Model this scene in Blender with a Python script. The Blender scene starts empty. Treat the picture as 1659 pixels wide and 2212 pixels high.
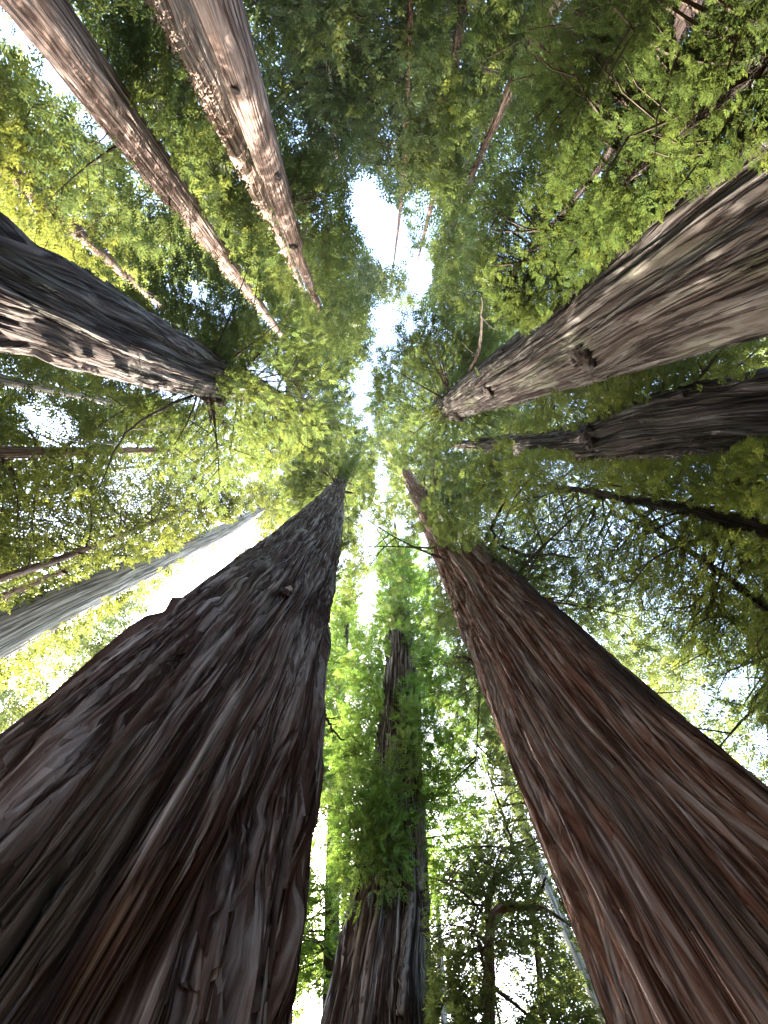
import bpy, math, random
import numpy as np
from mathutils import Vector, Matrix

random.seed(7); rng = np.random.default_rng(11)
SC = bpy.context.scene
COL = SC.collection

# ------------------------------------------------------------------ camera
# the viewer stands on the forest floor, an 18 mm (90 degree) lens tipped back almost to the zenith
CAM = np.array([0.0, 0.0, 1.6])
PW, PH = 1659.0, 2212.0
FPX = PW / 2
CX, CY = PW / 2, PH / 2
_z = np.array([-34.5, 146.0, -FPX]); _z /= np.linalg.norm(_z)
_x = np.array([1.0, 0, 0]); _x -= _x.dot(_z) * _z; _x /= np.linalg.norm(_x)
_y = np.cross(_z, _x)
ROT = np.array([_x, _y, _z])                      # camera axes -> world axes
cam_data = bpy.data.cameras.new('camera')
cam_data.sensor_fit = 'HORIZONTAL'; cam_data.sensor_width = 36.0; cam_data.lens = 18.0
cam_data.clip_start = 0.05; cam_data.clip_end = 2000.0
cam = bpy.data.objects.new('camera', cam_data); COL.objects.link(cam)
mw = Matrix([list(ROT[0]) + [CAM[0]], list(ROT[1]) + [CAM[1]], list(ROT[2]) + [CAM[2]], [0, 0, 0, 1]])
cam.matrix_world = mw
SC.camera = cam

# ------------------------------------------------------------------ sky, sun, exposure
SUN_AZ, SUN_EL = math.radians(-25.0), math.radians(36.0)
world = bpy.data.worlds.new('World'); SC.world = world; world.use_nodes = True
nt = world.node_tree; nt.nodes.clear()
sky = nt.nodes.new('ShaderNodeTexSky'); sky.sky_type = 'NISHITA'; sky.sun_disc = False
sky.sun_elevation = SUN_EL; sky.sun_rotation = SUN_AZ; sky.air_density = 1.0; sky.dust_density = 3.0; sky.ozone_density = 0.5
bg = nt.nodes.new('ShaderNodeBackground'); bg.inputs['Strength'].default_value = 0.15
wo = nt.nodes.new('ShaderNodeOutputWorld')
nt.links.new(sky.outputs[0], bg.inputs[0]); nt.links.new(bg.outputs[0], wo.inputs[0])
sl = bpy.data.lights.new('sun', 'SUN'); sl.energy = 3.0; sl.angle = math.radians(0.53); sl.color = (1.0, 0.93, 0.82)
sun = bpy.data.objects.new('sun', sl); COL.objects.link(sun)
SUND = Vector((math.sin(SUN_AZ) * math.cos(SUN_EL), math.cos(SUN_AZ) * math.cos(SUN_EL), math.sin(SUN_EL)))
sun.rotation_euler = SUND.to_track_quat('Z', 'Y').to_euler(); sun.location = SUND * 150
vs = SC.view_settings
SC.display_settings.display_device = 'sRGB'
vs.view_transform = 'Standard'; vs.look = 'None'; vs.gamma = 1.0; vs.exposure = 3.8; vs.use_curve_mapping = False
SC.render.engine = 'CYCLES'
cy = SC.cycles
cy.max_bounces = 8; cy.diffuse_bounces = 4; cy.glossy_bounces = 2; cy.transmission_bounces = 6; cy.transparent_max_bounces = 4
cy.use_denoising = True; cy.denoiser = 'OPENIMAGEDENOISE'; cy.denoising_input_passes = 'RGB_ALBEDO_NORMAL'; cy.denoising_prefilter = 'NONE'; cy.caustics_reflective = False; cy.caustics_refractive = False

# ------------------------------------------------------------------ helpers
def project(P):
    """world points (n,3) -> picture x, y and range"""
    d = np.atleast_2d(P) - CAM
    c = d @ ROT
    zz = np.where(-c[:, 2] > 0.05, -c[:, 2], 0.05)
    x = CX + FPX * c[:, 0] / zz; y = CY - FPX * c[:, 1] / zz
    x = np.where(-c[:, 2] > 0.05, x, 1e6)
    return x, y, np.linalg.norm(d, axis=1), zz
def at(px, py, dist):
    """the point seen in direction (px, py) at a horizontal distance of dist metres"""
    v = ROT @ np.array([px - CX, -(py - CY), -FPX])
    return CAM + v * (dist / math.hypot(v[0], v[1]))
def size_at(P, hw):
    return hw * project(P)[3][0] / FPX

def link(o, parent=None):
    COL.objects.link(o)
    if parent is not None:
        o.parent = parent
    return o
def mesh_obj(name, verts, faces, mats, parent=None, smooth=True, attrs=None, uv=None, mat_idx=None):
    """verts (n,3) world coordinates; faces (m,4) or (m,3) arrays or list of such"""
    me = bpy.data.meshes.new(name)
    V = np.asarray(verts, np.float32)
    if parent is not None:
        V = V - np.array(parent.location, np.float32)
    flist = faces if isinstance(faces, list) else [faces]
    flist = [np.asarray(f, np.int32) for f in flist if len(f)]
    nl = sum(f.size for f in flist); nf = sum(len(f) for f in flist)
    me.vertices.add(len(V)); me.vertices.foreach_set('co', V.ravel())
    me.loops.add(nl); me.polygons.add(nf)
    me.loops.foreach_set('vertex_index', np.concatenate([f.ravel() for f in flist]))
    sizes = np.concatenate([np.full(len(f), f.shape[1], np.int32) for f in flist])
    starts = np.concatenate([[0], np.cumsum(sizes)[:-1]]).astype(np.int32)
    me.polygons.foreach_set('loop_start', starts)
    if mat_idx is not None:
        me.polygons.foreach_set('material_index', np.asarray(mat_idx, np.int32))
    me.polygons.foreach_set('use_smooth', np.full(nf, smooth, bool))
    for m in (mats if isinstance(mats, (list, tuple)) else [mats]):
        me.materials.append(m)
    for nm, (typ, arr) in (attrs or {}).items():
        a = me.attributes.new(nm, typ, 'POINT')
        a.data.foreach_set({'FLOAT': 'value', 'FLOAT_VECTOR': 'vector', 'FLOAT_COLOR': 'color'}[typ], np.asarray(arr, np.float32).ravel())
    me.update(); me.validate()
    return link(bpy.data.objects.new(name, me), parent)
def thing(name, label, cat, loc, group=None):
    o = bpy.data.objects.new(name, None); o.empty_display_size = 0.5
    o.location = (float(loc[0]), float(loc[1]), float(loc[2]))
    o['label'] = label; o['category'] = cat
    if group: o['group'] = group
    return link(o)

class VNoise:
    """value noise, periodic in x (nx cells round), free in y"""
    def __init__(s, nx, ny, seed):
        s.g = np.random.default_rng(seed).uniform(-1, 1, (ny + 2, nx)).astype(np.float32); s.nx = nx; s.ny = ny
    def __call__(s, x, y):
        xi = np.floor(x).astype(int); yi = np.clip(np.floor(y).astype(int), 0, s.ny - 1)
        fx = x - xi; fy = np.clip(y - yi, 0, 1)
        fx = fx * fx * fx * (fx * (fx * 6 - 15) + 10); fy = fy * fy * fy * (fy * (fy * 6 - 15) + 10)
        a = xi % s.nx; b = (xi + 1) % s.nx
        return (s.g[yi, a] * (1 - fx) + s.g[yi, b] * fx) * (1 - fy) + (s.g[yi + 1, a] * (1 - fx) + s.g[yi + 1, b] * fx) * fy
def sst(a, b, v):
    t = np.clip((v - a) / (b - a), 0, 1); return t * t * (3 - 2 * t)

# ------------------------------------------------------------------ materials
def new_mat(name):
    m = bpy.data.materials.new(name); m.use_nodes = True
    t = m.node_tree; t.nodes.clear()
    return m, t, t.nodes, t.links
def ramp(N, stops):
    r = N.new('ShaderNodeValToRGB'); e = r.color_ramp.elements
    e[0].position, e[0].color = stops[0][0], (*stops[0][1], 1)
    e[1].position, e[1].color = stops[-1][0], (*stops[-1][1], 1)
    for p, c in stops[1:-1]:
        q = e.new(p); q.color = (*c, 1)
    return r
def bark_material(name, inner, mid, outer, lichen=(0.16, 0.17, 0.11), lichen_amt=0.25, fibre=1.0, char=True):
    """fibrous bark: red-brown inner fibre, weathered grey outer faces, lichen, fine vertical fibres"""
    m, t, N, L = new_mat(name)
    uv = N.new('ShaderNodeAttribute'); uv.attribute_name = 'bark_uv'
    rd = N.new('ShaderNodeAttribute'); rd.attribute_name = 'ridge'
    mp = N.new('ShaderNodeMapping'); mp.inputs['Scale'].default_value = (13 * fibre, 0.45 * fibre, 13 * fibre); L.new(uv.outputs['Vector'], mp.inputs[0])
    n1 = N.new('ShaderNodeTexNoise'); n1.inputs['Scale'].default_value = 1.0; n1.inputs['Detail'].default_value = 6; n1.inputs['Roughness'].default_value = 0.72; n1.inputs['Distortion'].default_value = 0.25
    L.new(mp.outputs[0], n1.inputs['Vector'])
    mp2 = N.new('ShaderNodeMapping'); mp2.inputs['Scale'].default_value = (2.6, 0.5, 2.6); L.new(uv.outputs['Vector'], mp2.inputs[0])
    n2 = N.new('ShaderNodeTexNoise'); n2.inputs['Scale'].default_value = 1.0; n2.inputs['Detail'].default_value = 4
    L.new(mp2.outputs[0], n2.inputs['Vector'])
    # value = ridge*.55 + fibre*.5 + broad*.4 - .35
    def math_n(op, a, b):
        q = N.new('ShaderNodeMath'); q.operation = op
        for i, v in enumerate((a, b)):
            if isinstance(v, (int, float)): q.inputs[i].default_value = v
            else: L.new(v, q.inputs[i])
        return q.outputs[0]
    v = math_n('ADD', math_n('MULTIPLY', rd.outputs['Fac'], 0.5), math_n('MULTIPLY', n1.outputs['Fac'], 2.0))
    v = math_n('ADD', v, math_n('MULTIPLY', n2.outputs['Fac'], 0.5))
    v = math_n('SUBTRACT', v, 1.08)
    r = ramp(N, [(0.05, inner), (0.45, mid), (0.75, outer), (1.0, tuple(min(1, c * 1.45) for c in outer))])
    L.new(v, r.inputs[0])
    # long fissures between the fibre bundles, coloured darker than the inner fibre
    mp4 = N.new('ShaderNodeMapping'); mp4.inputs['Scale'].default_value = (6.5 * fibre, 0.17 * fibre, 6.5 * fibre); mp4.inputs['Location'].default_value = (3, 11, 0); L.new(uv.outputs['Vector'], mp4.inputs[0])
    n4 = N.new('ShaderNodeTexNoise'); n4.inputs['Scale'].default_value = 1.0; n4.inputs['Detail'].default_value = 4; n4.inputs['Roughness'].default_value = 0.6; n4.inputs['Distortion'].default_value = 0.4
    L.new(mp4.outputs[0], n4.inputs['Vector'])
    cr = math_n('ABSOLUTE', math_n('SUBTRACT', n4.outputs['Fac'], 0.5), 0.0)
    crr = ramp(N, [(0.004, (1, 1, 1)), (0.045, (0, 0, 0))]); L.new(cr, crr.inputs[0])
    mp5 = N.new('ShaderNodeMapping'); mp5.inputs['Scale'].default_value = (42 * fibre, 1.1 * fibre, 42 * fibre); L.new(uv.outputs['Vector'], mp5.inputs[0])
    n5 = N.new('ShaderNodeTexNoise'); n5.inputs['Scale'].default_value = 1.0; n5.inputs['Detail'].default_value = 3; L.new(mp5.outputs[0], n5.inputs['Vector'])
    fv = ramp(N, [(0.32, (0.55, 0.52, 0.5)), (0.66, (1.35, 1.35, 1.35))]); L.new(n5.outputs['Fac'], fv.inputs[0])
    mf = N.new('ShaderNodeMix'); mf.data_type = 'RGBA'; mf.blend_type = 'MULTIPLY'; mf.inputs[0].default_value = 0.8; L.new(r.outputs[0], mf.inputs[6]); L.new(fv.outputs[0], mf.inputs[7])
    mk = N.new('ShaderNodeMix'); mk.data_type = 'RGBA'; L.new(math_n('MULTIPLY', crr.outputs[0], 0.85), mk.inputs[0]); L.new(mf.outputs[2], mk.inputs[6]); mk.inputs[7].default_value = (inner[0] * 0.4, inner[1] * 0.4, inner[2] * 0.4, 1)
    r = mk
    mp3 = N.new('ShaderNodeMapping'); mp3.inputs['Scale'].default_value = (1.3, 0.35, 1.3); mp3.inputs['Location'].default_value = (7, 3, 0); L.new(uv.outputs['Vector'], mp3.inputs[0])
    n3 = N.new('ShaderNodeTexNoise'); n3.inputs['Detail'].default_value = 6; n3.inputs['Scale'].default_value = 1.0; L.new(mp3.outputs[0], n3.inputs['Vector'])
    lr = ramp(N, [(0.5, (0, 0, 0)), (0.66, (1, 1, 1))]); L.new(n3.outputs['Fac'], lr.inputs[0])
    lf = math_n('MULTIPLY', math_n('MULTIPLY', lr.outputs[0], rd.outputs['Fac']), lichen_amt)
    mx = N.new('ShaderNodeMix'); mx.data_type = 'RGBA'; L.new(lf, mx.inputs[0]); L.new(r.outputs[2], mx.inputs[6]); mx.inputs[7].default_value = (*lichen, 1)
    colr = mx.outputs[2]
    if char:
        ch = N.new('ShaderNodeAttribute'); ch.attribute_name = 'char'
        mc = N.new('ShaderNodeMix'); mc.data_type = 'RGBA'; L.new(ch.outputs['Fac'], mc.inputs[0]); L.new(colr, mc.inputs[6]); mc.inputs[7].default_value = (0.06, 0.052, 0.050, 1)
        colr = mc.outputs[2]
    b = N.new('ShaderNodeBsdfPrincipled'); b.inputs['Roughness'].default_value = 0.88; b.inputs['Specular IOR Level'].default_value = 0.1
    L.new(colr, b.inputs['Base Color'])
    bp = N.new('ShaderNodeBump'); bp.inputs['Strength'].default_value = 1.0; bp.inputs['Distance'].default_value = 0.04
    L.new(math_n('SUBTRACT', math_n('ADD', n1.outputs['Fac'], math_n('MULTIPLY', n5.outputs['Fac'], 0.35)), math_n('MULTIPLY', crr.outputs[0], 0.9)), bp.inputs['Height']); L.new(bp.outputs[0], b.inputs['Normal'])
    o = N.new('ShaderNodeOutputMaterial'); L.new(b.outputs[0], o.inputs[0])
    return m
def leaf_material():
    m, t, N, L = new_mat('needle_sprays')
    c = N.new('ShaderNodeAttribute'); c.attribute_name = 'leaf_col'
    d = N.new('ShaderNodeBsdfDiffuse'); d.inputs['Roughness'].default_value = 0.4; L.new(c.outputs['Color'], d.inputs[0])
    hs = N.new('ShaderNodeMix'); hs.data_type = 'RGBA'; hs.blend_type = 'MULTIPLY'; hs.inputs[0].default_value = 1.0
    L.new(c.outputs['Color'], hs.inputs[6]); hs.inputs[7].default_value = (1.95, 1.85, 1.2, 1)
    tr = N.new('ShaderNodeBsdfTranslucent'); L.new(hs.outputs[2], tr.inputs[0])
    mx = N.new('ShaderNodeMixShader'); mx.inputs[0].default_value = 0.47
    L.new(d.outputs[0], mx.inputs[1]); L.new(tr.outputs[0], mx.inputs[2])
    g = N.new('ShaderNodeBsdfGlossy'); g.inputs['Roughness'].default_value = 0.45; g.inputs[0].default_value = (0.9, 0.95, 0.9, 1)
    m2 = N.new('ShaderNodeMixShader'); m2.inputs[0].default_value = 0.045
    L.new(mx.outputs[0], m2.inputs[1]); L.new(g.outputs[0], m2.inputs[2])
    o = N.new('ShaderNodeOutputMaterial'); L.new(m2.outputs[0], o.inputs[0])
    return m
def plain_material(name, c1, c2, scale=6.0, rough=0.9, bump=0.4):
    m, t, N, L = new_mat(name)
    tc = N.new('ShaderNodeTexCoord'); n = N.new('ShaderNodeTexNoise'); n.inputs['Scale'].default_value = scale; n.inputs['Detail'].default_value = 6
    L.new(tc.outputs['Object'], n.inputs['Vector'])
    r = ramp(N, [(0.3, c1), (0.7, c2)]); L.new(n.outputs['Fac'], r.inputs[0])
    b = N.new('ShaderNodeBsdfPrincipled'); b.inputs['Roughness'].default_value = rough; L.new(r.outputs[0], b.inputs['Base Color'])
    bp = N.new('ShaderNodeBump'); bp.inputs['Strength'].default_value = bump; bp.inputs['Distance'].default_value = 0.05
    L.new(n.outputs['Fac'], bp.inputs['Height']); L.new(bp.outputs[0], b.inputs['Normal'])
    o = N.new('ShaderNodeOutputMaterial'); L.new(b.outputs[0], o.inputs[0])
    return m
LEAF = leaf_material()
TWIG = plain_material('twig_bark', (0.05, 0.035, 0.025), (0.10, 0.07, 0.05), 9.0)
KNOT = plain_material('knot_wood', (0.03, 0.022, 0.018), (0.08, 0.055, 0.045), 12.0, bump=0.9)
FUNGUS = plain_material('pale_knob', (0.45, 0.42, 0.36), (0.6, 0.56, 0.5), 20.0)
SILVER = bark_material('bare_silver_wood', (0.17, 0.15, 0.135), (0.27, 0.245, 0.225), (0.38, 0.35, 0.325), lichen_amt=0.0, char=False)
B_GIANT = bark_material('bark_dark_redwood', (0.075, 0.038, 0.030), (0.140, 0.097, 0.080), (0.345, 0.31, 0.28), lichen_amt=0.35)
B_RED = bark_material('bark_red_redwood', (0.145, 0.056, 0.032), (0.29, 0.160, 0.105), (0.44, 0.35, 0.29), lichen=(0.38, 0.34, 0.27), lichen_amt=0.4)
B_GREY = bark_material('bark_grey_redwood', (0.045, 0.029, 0.025), (0.082, 0.068, 0.060), (0.145, 0.134, 0.122), lichen=(0.20, 0.21, 0.135), lichen_amt=0.5, fibre=0.75)
B_DARK = bark_material('bark_weathered_redwood', (0.058, 0.040, 0.034), (0.112, 0.090, 0.079), (0.195, 0.174, 0.159), lichen=(0.17, 0.18, 0.12), lichen_amt=0.4, fibre=0.65)
B_TAN = bark_material('bark_tan_redwood', (0.095, 0.056, 0.044), (0.185, 0.130, 0.108), (0.27, 0.215, 0.188), lichen_amt=0.0, fibre=0.5)
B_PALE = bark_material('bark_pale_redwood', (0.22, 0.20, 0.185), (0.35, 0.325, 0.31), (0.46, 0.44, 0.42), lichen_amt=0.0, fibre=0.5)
B_SNAG = bark_material('bark_old_snag', (0.05, 0.032, 0.028), (0.10, 0.078, 0.070), (0.36, 0.34, 0.32), lichen_amt=0.3, fibre=0.7)
B_SUNPAINTED = bark_material('bark_painted_sunlit', (0.20, 0.125, 0.095), (0.36, 0.255, 0.205), (0.46, 0.37, 0.315), lichen_amt=0.0, fibre=0.5)  # tan bark lightened: sunlight on the trunk is put into its colour
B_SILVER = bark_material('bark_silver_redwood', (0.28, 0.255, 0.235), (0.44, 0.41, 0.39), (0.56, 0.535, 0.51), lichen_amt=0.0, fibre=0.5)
B_SLIM = bark_material('bark_slender_stem', (0.045, 0.032, 0.026), (0.08, 0.06, 0.048), (0.14, 0.115, 0.09), lichen_amt=0.3, char=False)
B_SLIMRED = bark_material('bark_slender_red', (0.16, 0.09, 0.065), (0.26, 0.165, 0.125), (0.36, 0.27, 0.22), lichen_amt=0.0, char=False)

# ------------------------------------------------------------------ ground
def build_ground():
    n = 60
    r = np.concatenate([[0], np.geomspace(0.8, 900, n)])
    th = np.linspace(0, 2 * math.pi, 96, endpoint=False)
    nz = VNoise(64, 64, 5)
    V = [(0, 0, 0)]
    for i in range(1, n + 1):
        for t in th:
            x, y = r[i] * math.cos(t), r[i] * math.sin(t)
            V.append((x, y, 0.0))
    V = np.array(V); 
    V[:, 2] = 0.10 * nz((V[:, 0] * 0.45) % 64, np.clip(V[:, 1] * 0.45 + 32, 0, 63)) * (np.hypot(V[:, 0], V[:, 1]) < 60) - 0.05
    F3 = [(0, 1 + j, 1 + (j + 1) % 96) for j in range(96)]
    F4 = [(1 + i * 96 + j, 1 + (i + 1) * 96 + j, 1 + (i + 1) * 96 + (j + 1) % 96, 1 + i * 96 + (j + 1) % 96) for i in range(n - 1) for j in range(96)]
    o = mesh_obj('ground', V, [np.array(F3), np.array(F4)], plain_material('needle_duff', (0.06, 0.038, 0.024), (0.15, 0.10, 0.065), 3.0, bump=0.8))
    o['kind'] = 'structure'; o['label'] = 'forest floor covered with brown redwood needles'
build_ground()

# ------------------------------------------------------------------ trunks
TRUNK_SAMPLES = []            # (x, y, z, r) of every trunk, to keep foliage out of the wood
class Axis:
    def __init__(s, rows):
        a = np.array(rows, float); a = a[np.argsort(a[:, 0])]
        s.h, s.x, s.y, s.r = a.T
        s.top = s.h[-1]
    def __call__(s, h):
        return np.interp(h, s.h, s.x), np.interp(h, s.h, s.y), np.interp(h, s.h, s.r)
    def p(s, h):
        x, y, r = s(h); return np.array([x, y, h])
def smooth_axis(rows, n=120):
    a = Axis(rows)
    h = np.linspace(a.h[0], a.h[-1], n); x, y, r = a(h)
    step = h[1] - h[0]; k = max(1, int(2.5 / step))
    ker = np.hanning(2 * k + 3); ker /= ker.sum()
    def sm(v):
        p = np.concatenate([np.full(k + 1, v[0]) + (v[0] - v[1:k + 2][::-1]), v, np.full(k + 1, v[-1]) + (v[-1] - v[-k - 2:-1][::-1])])
        return np.convolve(p, ker, 'valid')
    return Axis(np.stack([h, sm(x), sm(y), np.maximum(sm(r), 0.02)], 1))
def build_trunk(name, parent, ax, mat, nth=120, nh=200, ridge_w=0.20, ridge_len=2.2, depth=0.06, twist=0.0, flute=0.05, flutes=7,
                seed=1, warp=1.0, char=None, macro=1.0, splits=(), h_lo=None, sharp=0.3, strips=0, strip_w=0.06, strip_len=1.2, strip_lift=0.03):
    """one continuous bark surface from the ground to the tip; furrows, ridges, flutes and loose strips are real relief"""
    x0, y0, r0 = ax(ax.h[len(ax.h) // 4])
    thc = math.atan2(CAM[1] - y0, CAM[0] - x0)
    s = np.linspace(-1, 1, nth + 1)[:-1]
    th = thc + math.pi * (0.62 * s + 0.38 * s ** 7)
    d = math.hypot(x0, y0)
    h_hi = ax.top
    h_lo = h_lo if h_lo else d * 0.45
    a0 = d / max(1.2, h_lo); a1 = d / max(h_hi - 1.6, 1)
    hv = 1.6 + d / np.linspace(a0, a1, nh)
    hv = np.concatenate([np.linspace(-0.1, hv[0], 14)[:-1], hv])
    out = [hv[0]]
    for q in hv[1:]:                                # no ring taller than 1.4 m
        k = max(1, int(math.ceil((q - out[-1]) / 1.4)))
        out.extend(np.linspace(out[-1], q, k + 1)[1:])
    hv = np.array(out)
    Rref = float(np.interp(8.0, ax.h, ax.r)); C = 2 * math.pi * Rref
    wnx = max(6, int(C / 0.9)); wn = VNoise(wnx, 200, seed + 50); wn2 = VNoise(wnx * 3, 260, seed + 51)
    lay = {}
    def layer(uu, HH, width, length, sd):
        n = max(8, int(round(C / width)))
        if sd not in lay: lay[sd] = VNoise(n, int(100 / length) + 4, sd)
        return lay[sd]((uu * n) % n, HH / length)
    fnz = VNoise(flutes, 40, seed + 9); fnz2 = VNoise(flutes * 2 + 1, 60, seed + 10)
    def field(TH, HH, fine=True):
        RR = np.interp(HH, ax.h, ax.r)
        u = (TH / (2 * math.pi)) % 1.0
        w = warp * (0.10 * wn(u * wnx, HH / 2.6) + 0.028 * wn2(u * wnx * 3, HH / 0.8)) / C
        uu = u + w + twist * HH / (2 * math.pi)
        v1 = layer(uu, HH, ridge_w, ridge_len, seed); v1b = layer(uu, HH, ridge_w * 0.62, ridge_len * 0.8, seed + 5)
        v2 = layer(uu, HH, ridge_w * 0.36, ridge_len * 0.42, seed + 1)
        v3 = layer(uu, HH, ridge_w * 0.15, ridge_len * 0.22, seed + 2)
        g1 = np.minimum(sst(0.0, sharp, np.abs(v1)), 0.25 + 0.75 * sst(0.0, sharp + 0.05, np.abs(v1b))); g2 = sst(0.0, sharp + 0.15, np.abs(v2))
        v0 = layer(uu, HH, ridge_w * 2.3, ridge_len * 0.9, seed + 7); g0 = sst(0.0, 0.34, np.abs(v0))
        cut = macro * 0.85 * (g0 - 1.0)
        for (so, sa, sb, sw, sd) in splits:              # deep old splits: angle from the facing side, heights, width, depth
            dth = (TH - thc - so - twist * 0 + 0.10 * np.sin(HH * 0.55 + so * 5) / Rref + math.pi) % (2 * math.pi) - math.pi
            env = sst(sa - 1.0, sa + 0.8, HH) * (1 - sst(sb - 2.5, sb, HH))
            cut = cut - sd / depth * env * (1 - sst(0.0, 1.0, np.abs(dth) * RR / (sw * (0.5 + 0.5 * env))))
        fl = 0.0
        if flute:
            fl = fnz(((u + twist * HH / 6.283) * flutes) % flutes, HH / 7.0) + 0.5 * fnz2((u + twist * HH / 6.283) * (flutes * 2 + 1), HH / 4.0)
            fl = fl * flute * (0.45 + 1.2 * np.exp(-HH / 9.0))
        sc = np.clip(RR / Rref, 0.25, 1.3)
        disp = depth * sc * (g1 * 0.75 + g2 * (0.2 + 0.4 * g1) + (0.30 * v3 if fine else 0.0) - 1.0 + cut) + fl * sc
        return np.maximum(RR + disp, 0.015), g1 * (0.45 + 0.55 * g0), g2, v3, u, w
    TH, HH = np.meshgrid(th, hv)
    rad, g1, g2, v3, u, w = field(TH, HH)
    X, Y, R = ax(HH)
    P = np.stack([X + rad * np.cos(TH), Y + rad * np.sin(TH), HH], -1)
    nr, nc = HH.shape
    idx = np.arange(nr * nc).reshape(nr, nc)
    F = np.stack([idx[:-1, :], np.roll(idx, -1, 1)[:-1, :], np.roll(idx, -1, 1)[1:, :], idx[1:, :]], -1).reshape(-1, 4)
    ridge = np.clip(0.55 * g1 + 0.35 * g2 + 0.15 * (v3 * 0.5 + 0.5), 0, 1)
    def uvw(TH, w, HH):
        return np.stack([((TH - thc + math.pi) % (2 * math.pi)) * Rref + w * C + twist * HH * Rref, HH, np.full_like(HH, seed * 3.1)], -1)
    uv = uvw(TH, w, HH)
    ch = char(TH, HH, u) if char is not None else np.zeros_like(HH)
    V = [P.reshape(-1, 3)]; FF = [F]; RD = [ridge.ravel()]; UV = [uv.reshape(-1, 3)]; CH = [ch.ravel()]
    if strips:
        # loose fibrous strips of bark standing proud of the ridges
        g = np.random.default_rng(seed + 200)
        n = strips * 3
        h0 = 1.6 + d / g.uniform(d / 55.0, d / max(1.0, h_lo - 1.2), n); t0 = thc + g.uniform(-1.95, 1.95, n)
        keep = field(t0, h0)[1] > g.uniform(0.15, 0.75, n)
        h0, t0 = h0[keep][:strips], t0[keep][:strips]; n = len(h0)
        rows, cols = 11, 3
        t = np.linspace(0, 1, rows)
        ln = strip_len * g.lognormal(0, 0.5, n) * (1 + h0 / 18.0); wd = strip_w * g.lognormal(-0.1, 0.65, n) * (1 + h0 / 40.0)
        h1 = h0 + ln * 0.5
        hs = h0[:, None] + ln[:, None] * t[None]
        uc = (t0 / (2 * math.pi)) % 1.0
        wc = lambda u_, h_: warp * (0.10 * wn(u_ * wnx, h_ / 2.6) + 0.028 * wn2(u_ * wnx * 3, h_ / 0.8)) / C
        w0 = wc(uc, h0)
        ths = t0[:, None] - twist * (hs - h0[:, None]) - 2 * math.pi * (wc(np.repeat(uc[:, None], rows, 1), hs) - w0[:, None])
        slant = g.normal(0, 0.035, n) * ln / Rref
        ths = ths + slant[:, None] * (t[None] - 0.5)
        wp = wd[:, None] * (np.sin(np.pi * np.clip(t[None] * 0.97 + 0.015, 0, 1)) ** 0.8) * g.uniform(0.6, 1.25, (n, rows))
        lift = strip_lift * g.lognormal(0, 0.5, n)[:, None] * (0.35 + 0.65 * np.sin(np.pi * t[None]))
        curl = (g.random(n) < 0.3)[:, None] * strip_lift * 1.6 * np.clip((0.3 - t[None]) / 0.3, 0, 1) ** 2
        lift = lift + curl
        rs = np.interp(hs, ax.h, ax.r)
        TH3 = ths[..., None] + (np.array([-0.5, 0.12, 0.5])[None, None] * wp[..., None]) / rs[..., None]
        HS3 = np.repeat(hs[..., None], cols, -1)
        r3, _, _, _, u3, w3 = field(TH3, HS3, False)
        rc = r3[..., 1:2]
        low = np.minimum(r3, rc) - 0.012
        R3 = np.concatenate([low[..., 0:1], rc + lift[..., None], low[..., 2:3]], -1)
        x3, y3, _ = ax(HS3)
        PS = np.stack([x3 + R3 * np.cos(TH3), y3 + R3 * np.sin(TH3), HS3], -1)
        idx = np.arange(n * rows * cols).reshape(n, rows, cols)
        FS = np.stack([idx[:, :-1, :-1], idx[:, :-1, 1:], idx[:, 1:, 1:], idx[:, 1:, :-1]], -1).reshape(-1, 4)
        FF.append(FS + len(V[0])); V.append(PS.reshape(-1, 3))
        rd = np.clip(g.normal(0.62, 0.30, n), 0, 1.15)[:, None, None] * np.array([0.75, 1.05, 0.75])[None, None] * np.ones((n, rows, 1))
        RD.append(rd.ravel()); UV.append(uvw(TH3, w3, HS3).reshape(-1, 3))
        CH.append((char(TH3, HS3, u3) if char is not None else np.zeros_like(HS3)).ravel())
    nbase, nstrip = len(F), (len(FF[1]) if strips else 0)
    o = mesh_obj(name, np.concatenate(V), FF, mat, parent, True, {'ridge': ('FLOAT', np.concatenate(RD)), 'bark_uv': ('FLOAT_VECTOR', np.concatenate(UV)), 'char': ('FLOAT', np.concatenate(CH))})
    for h in np.linspace(max(ax.h[0], 0), ax.top, 160):
        a, b, c = ax(h); TRUNK_SAMPLES.append((a, b, h, c))
    return o
def tube(points, radii, nseg=6, seed=0, rough=0.12):
    P = np.array(points, float); n = len(P)
    T = np.gradient(P, axis=0); T /= np.linalg.norm(T, axis=1)[:, None] + 1e-9
    ref = np.array([0.31, 0.52, 0.8]); A = np.cross(T, ref); A /= np.linalg.norm(A, axis=1)[:, None] + 1e-9; B = np.cross(T, A)
    a = np.linspace(0, 2 * math.pi, nseg, endpoint=False)
    rr = np.random.default_rng(seed).uniform(1 - rough, 1 + rough, (n, nseg)) * np.array(radii)[:, None]
    V = P[:, None, :] + rr[..., None] * (np.cos(a)[None, :, None] * A[:, None, :] + np.sin(a)[None, :, None] * B[:, None, :])
    idx = np.arange(n * nseg).reshape(n, nseg)
    F = np.stack([idx[:-1], np.roll(idx, -1, 1)[:-1], np.roll(idx, -1, 1)[1:], idx[1:]], -1).reshape(-1, 4)
    return V.reshape(-1, 3), F
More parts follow.
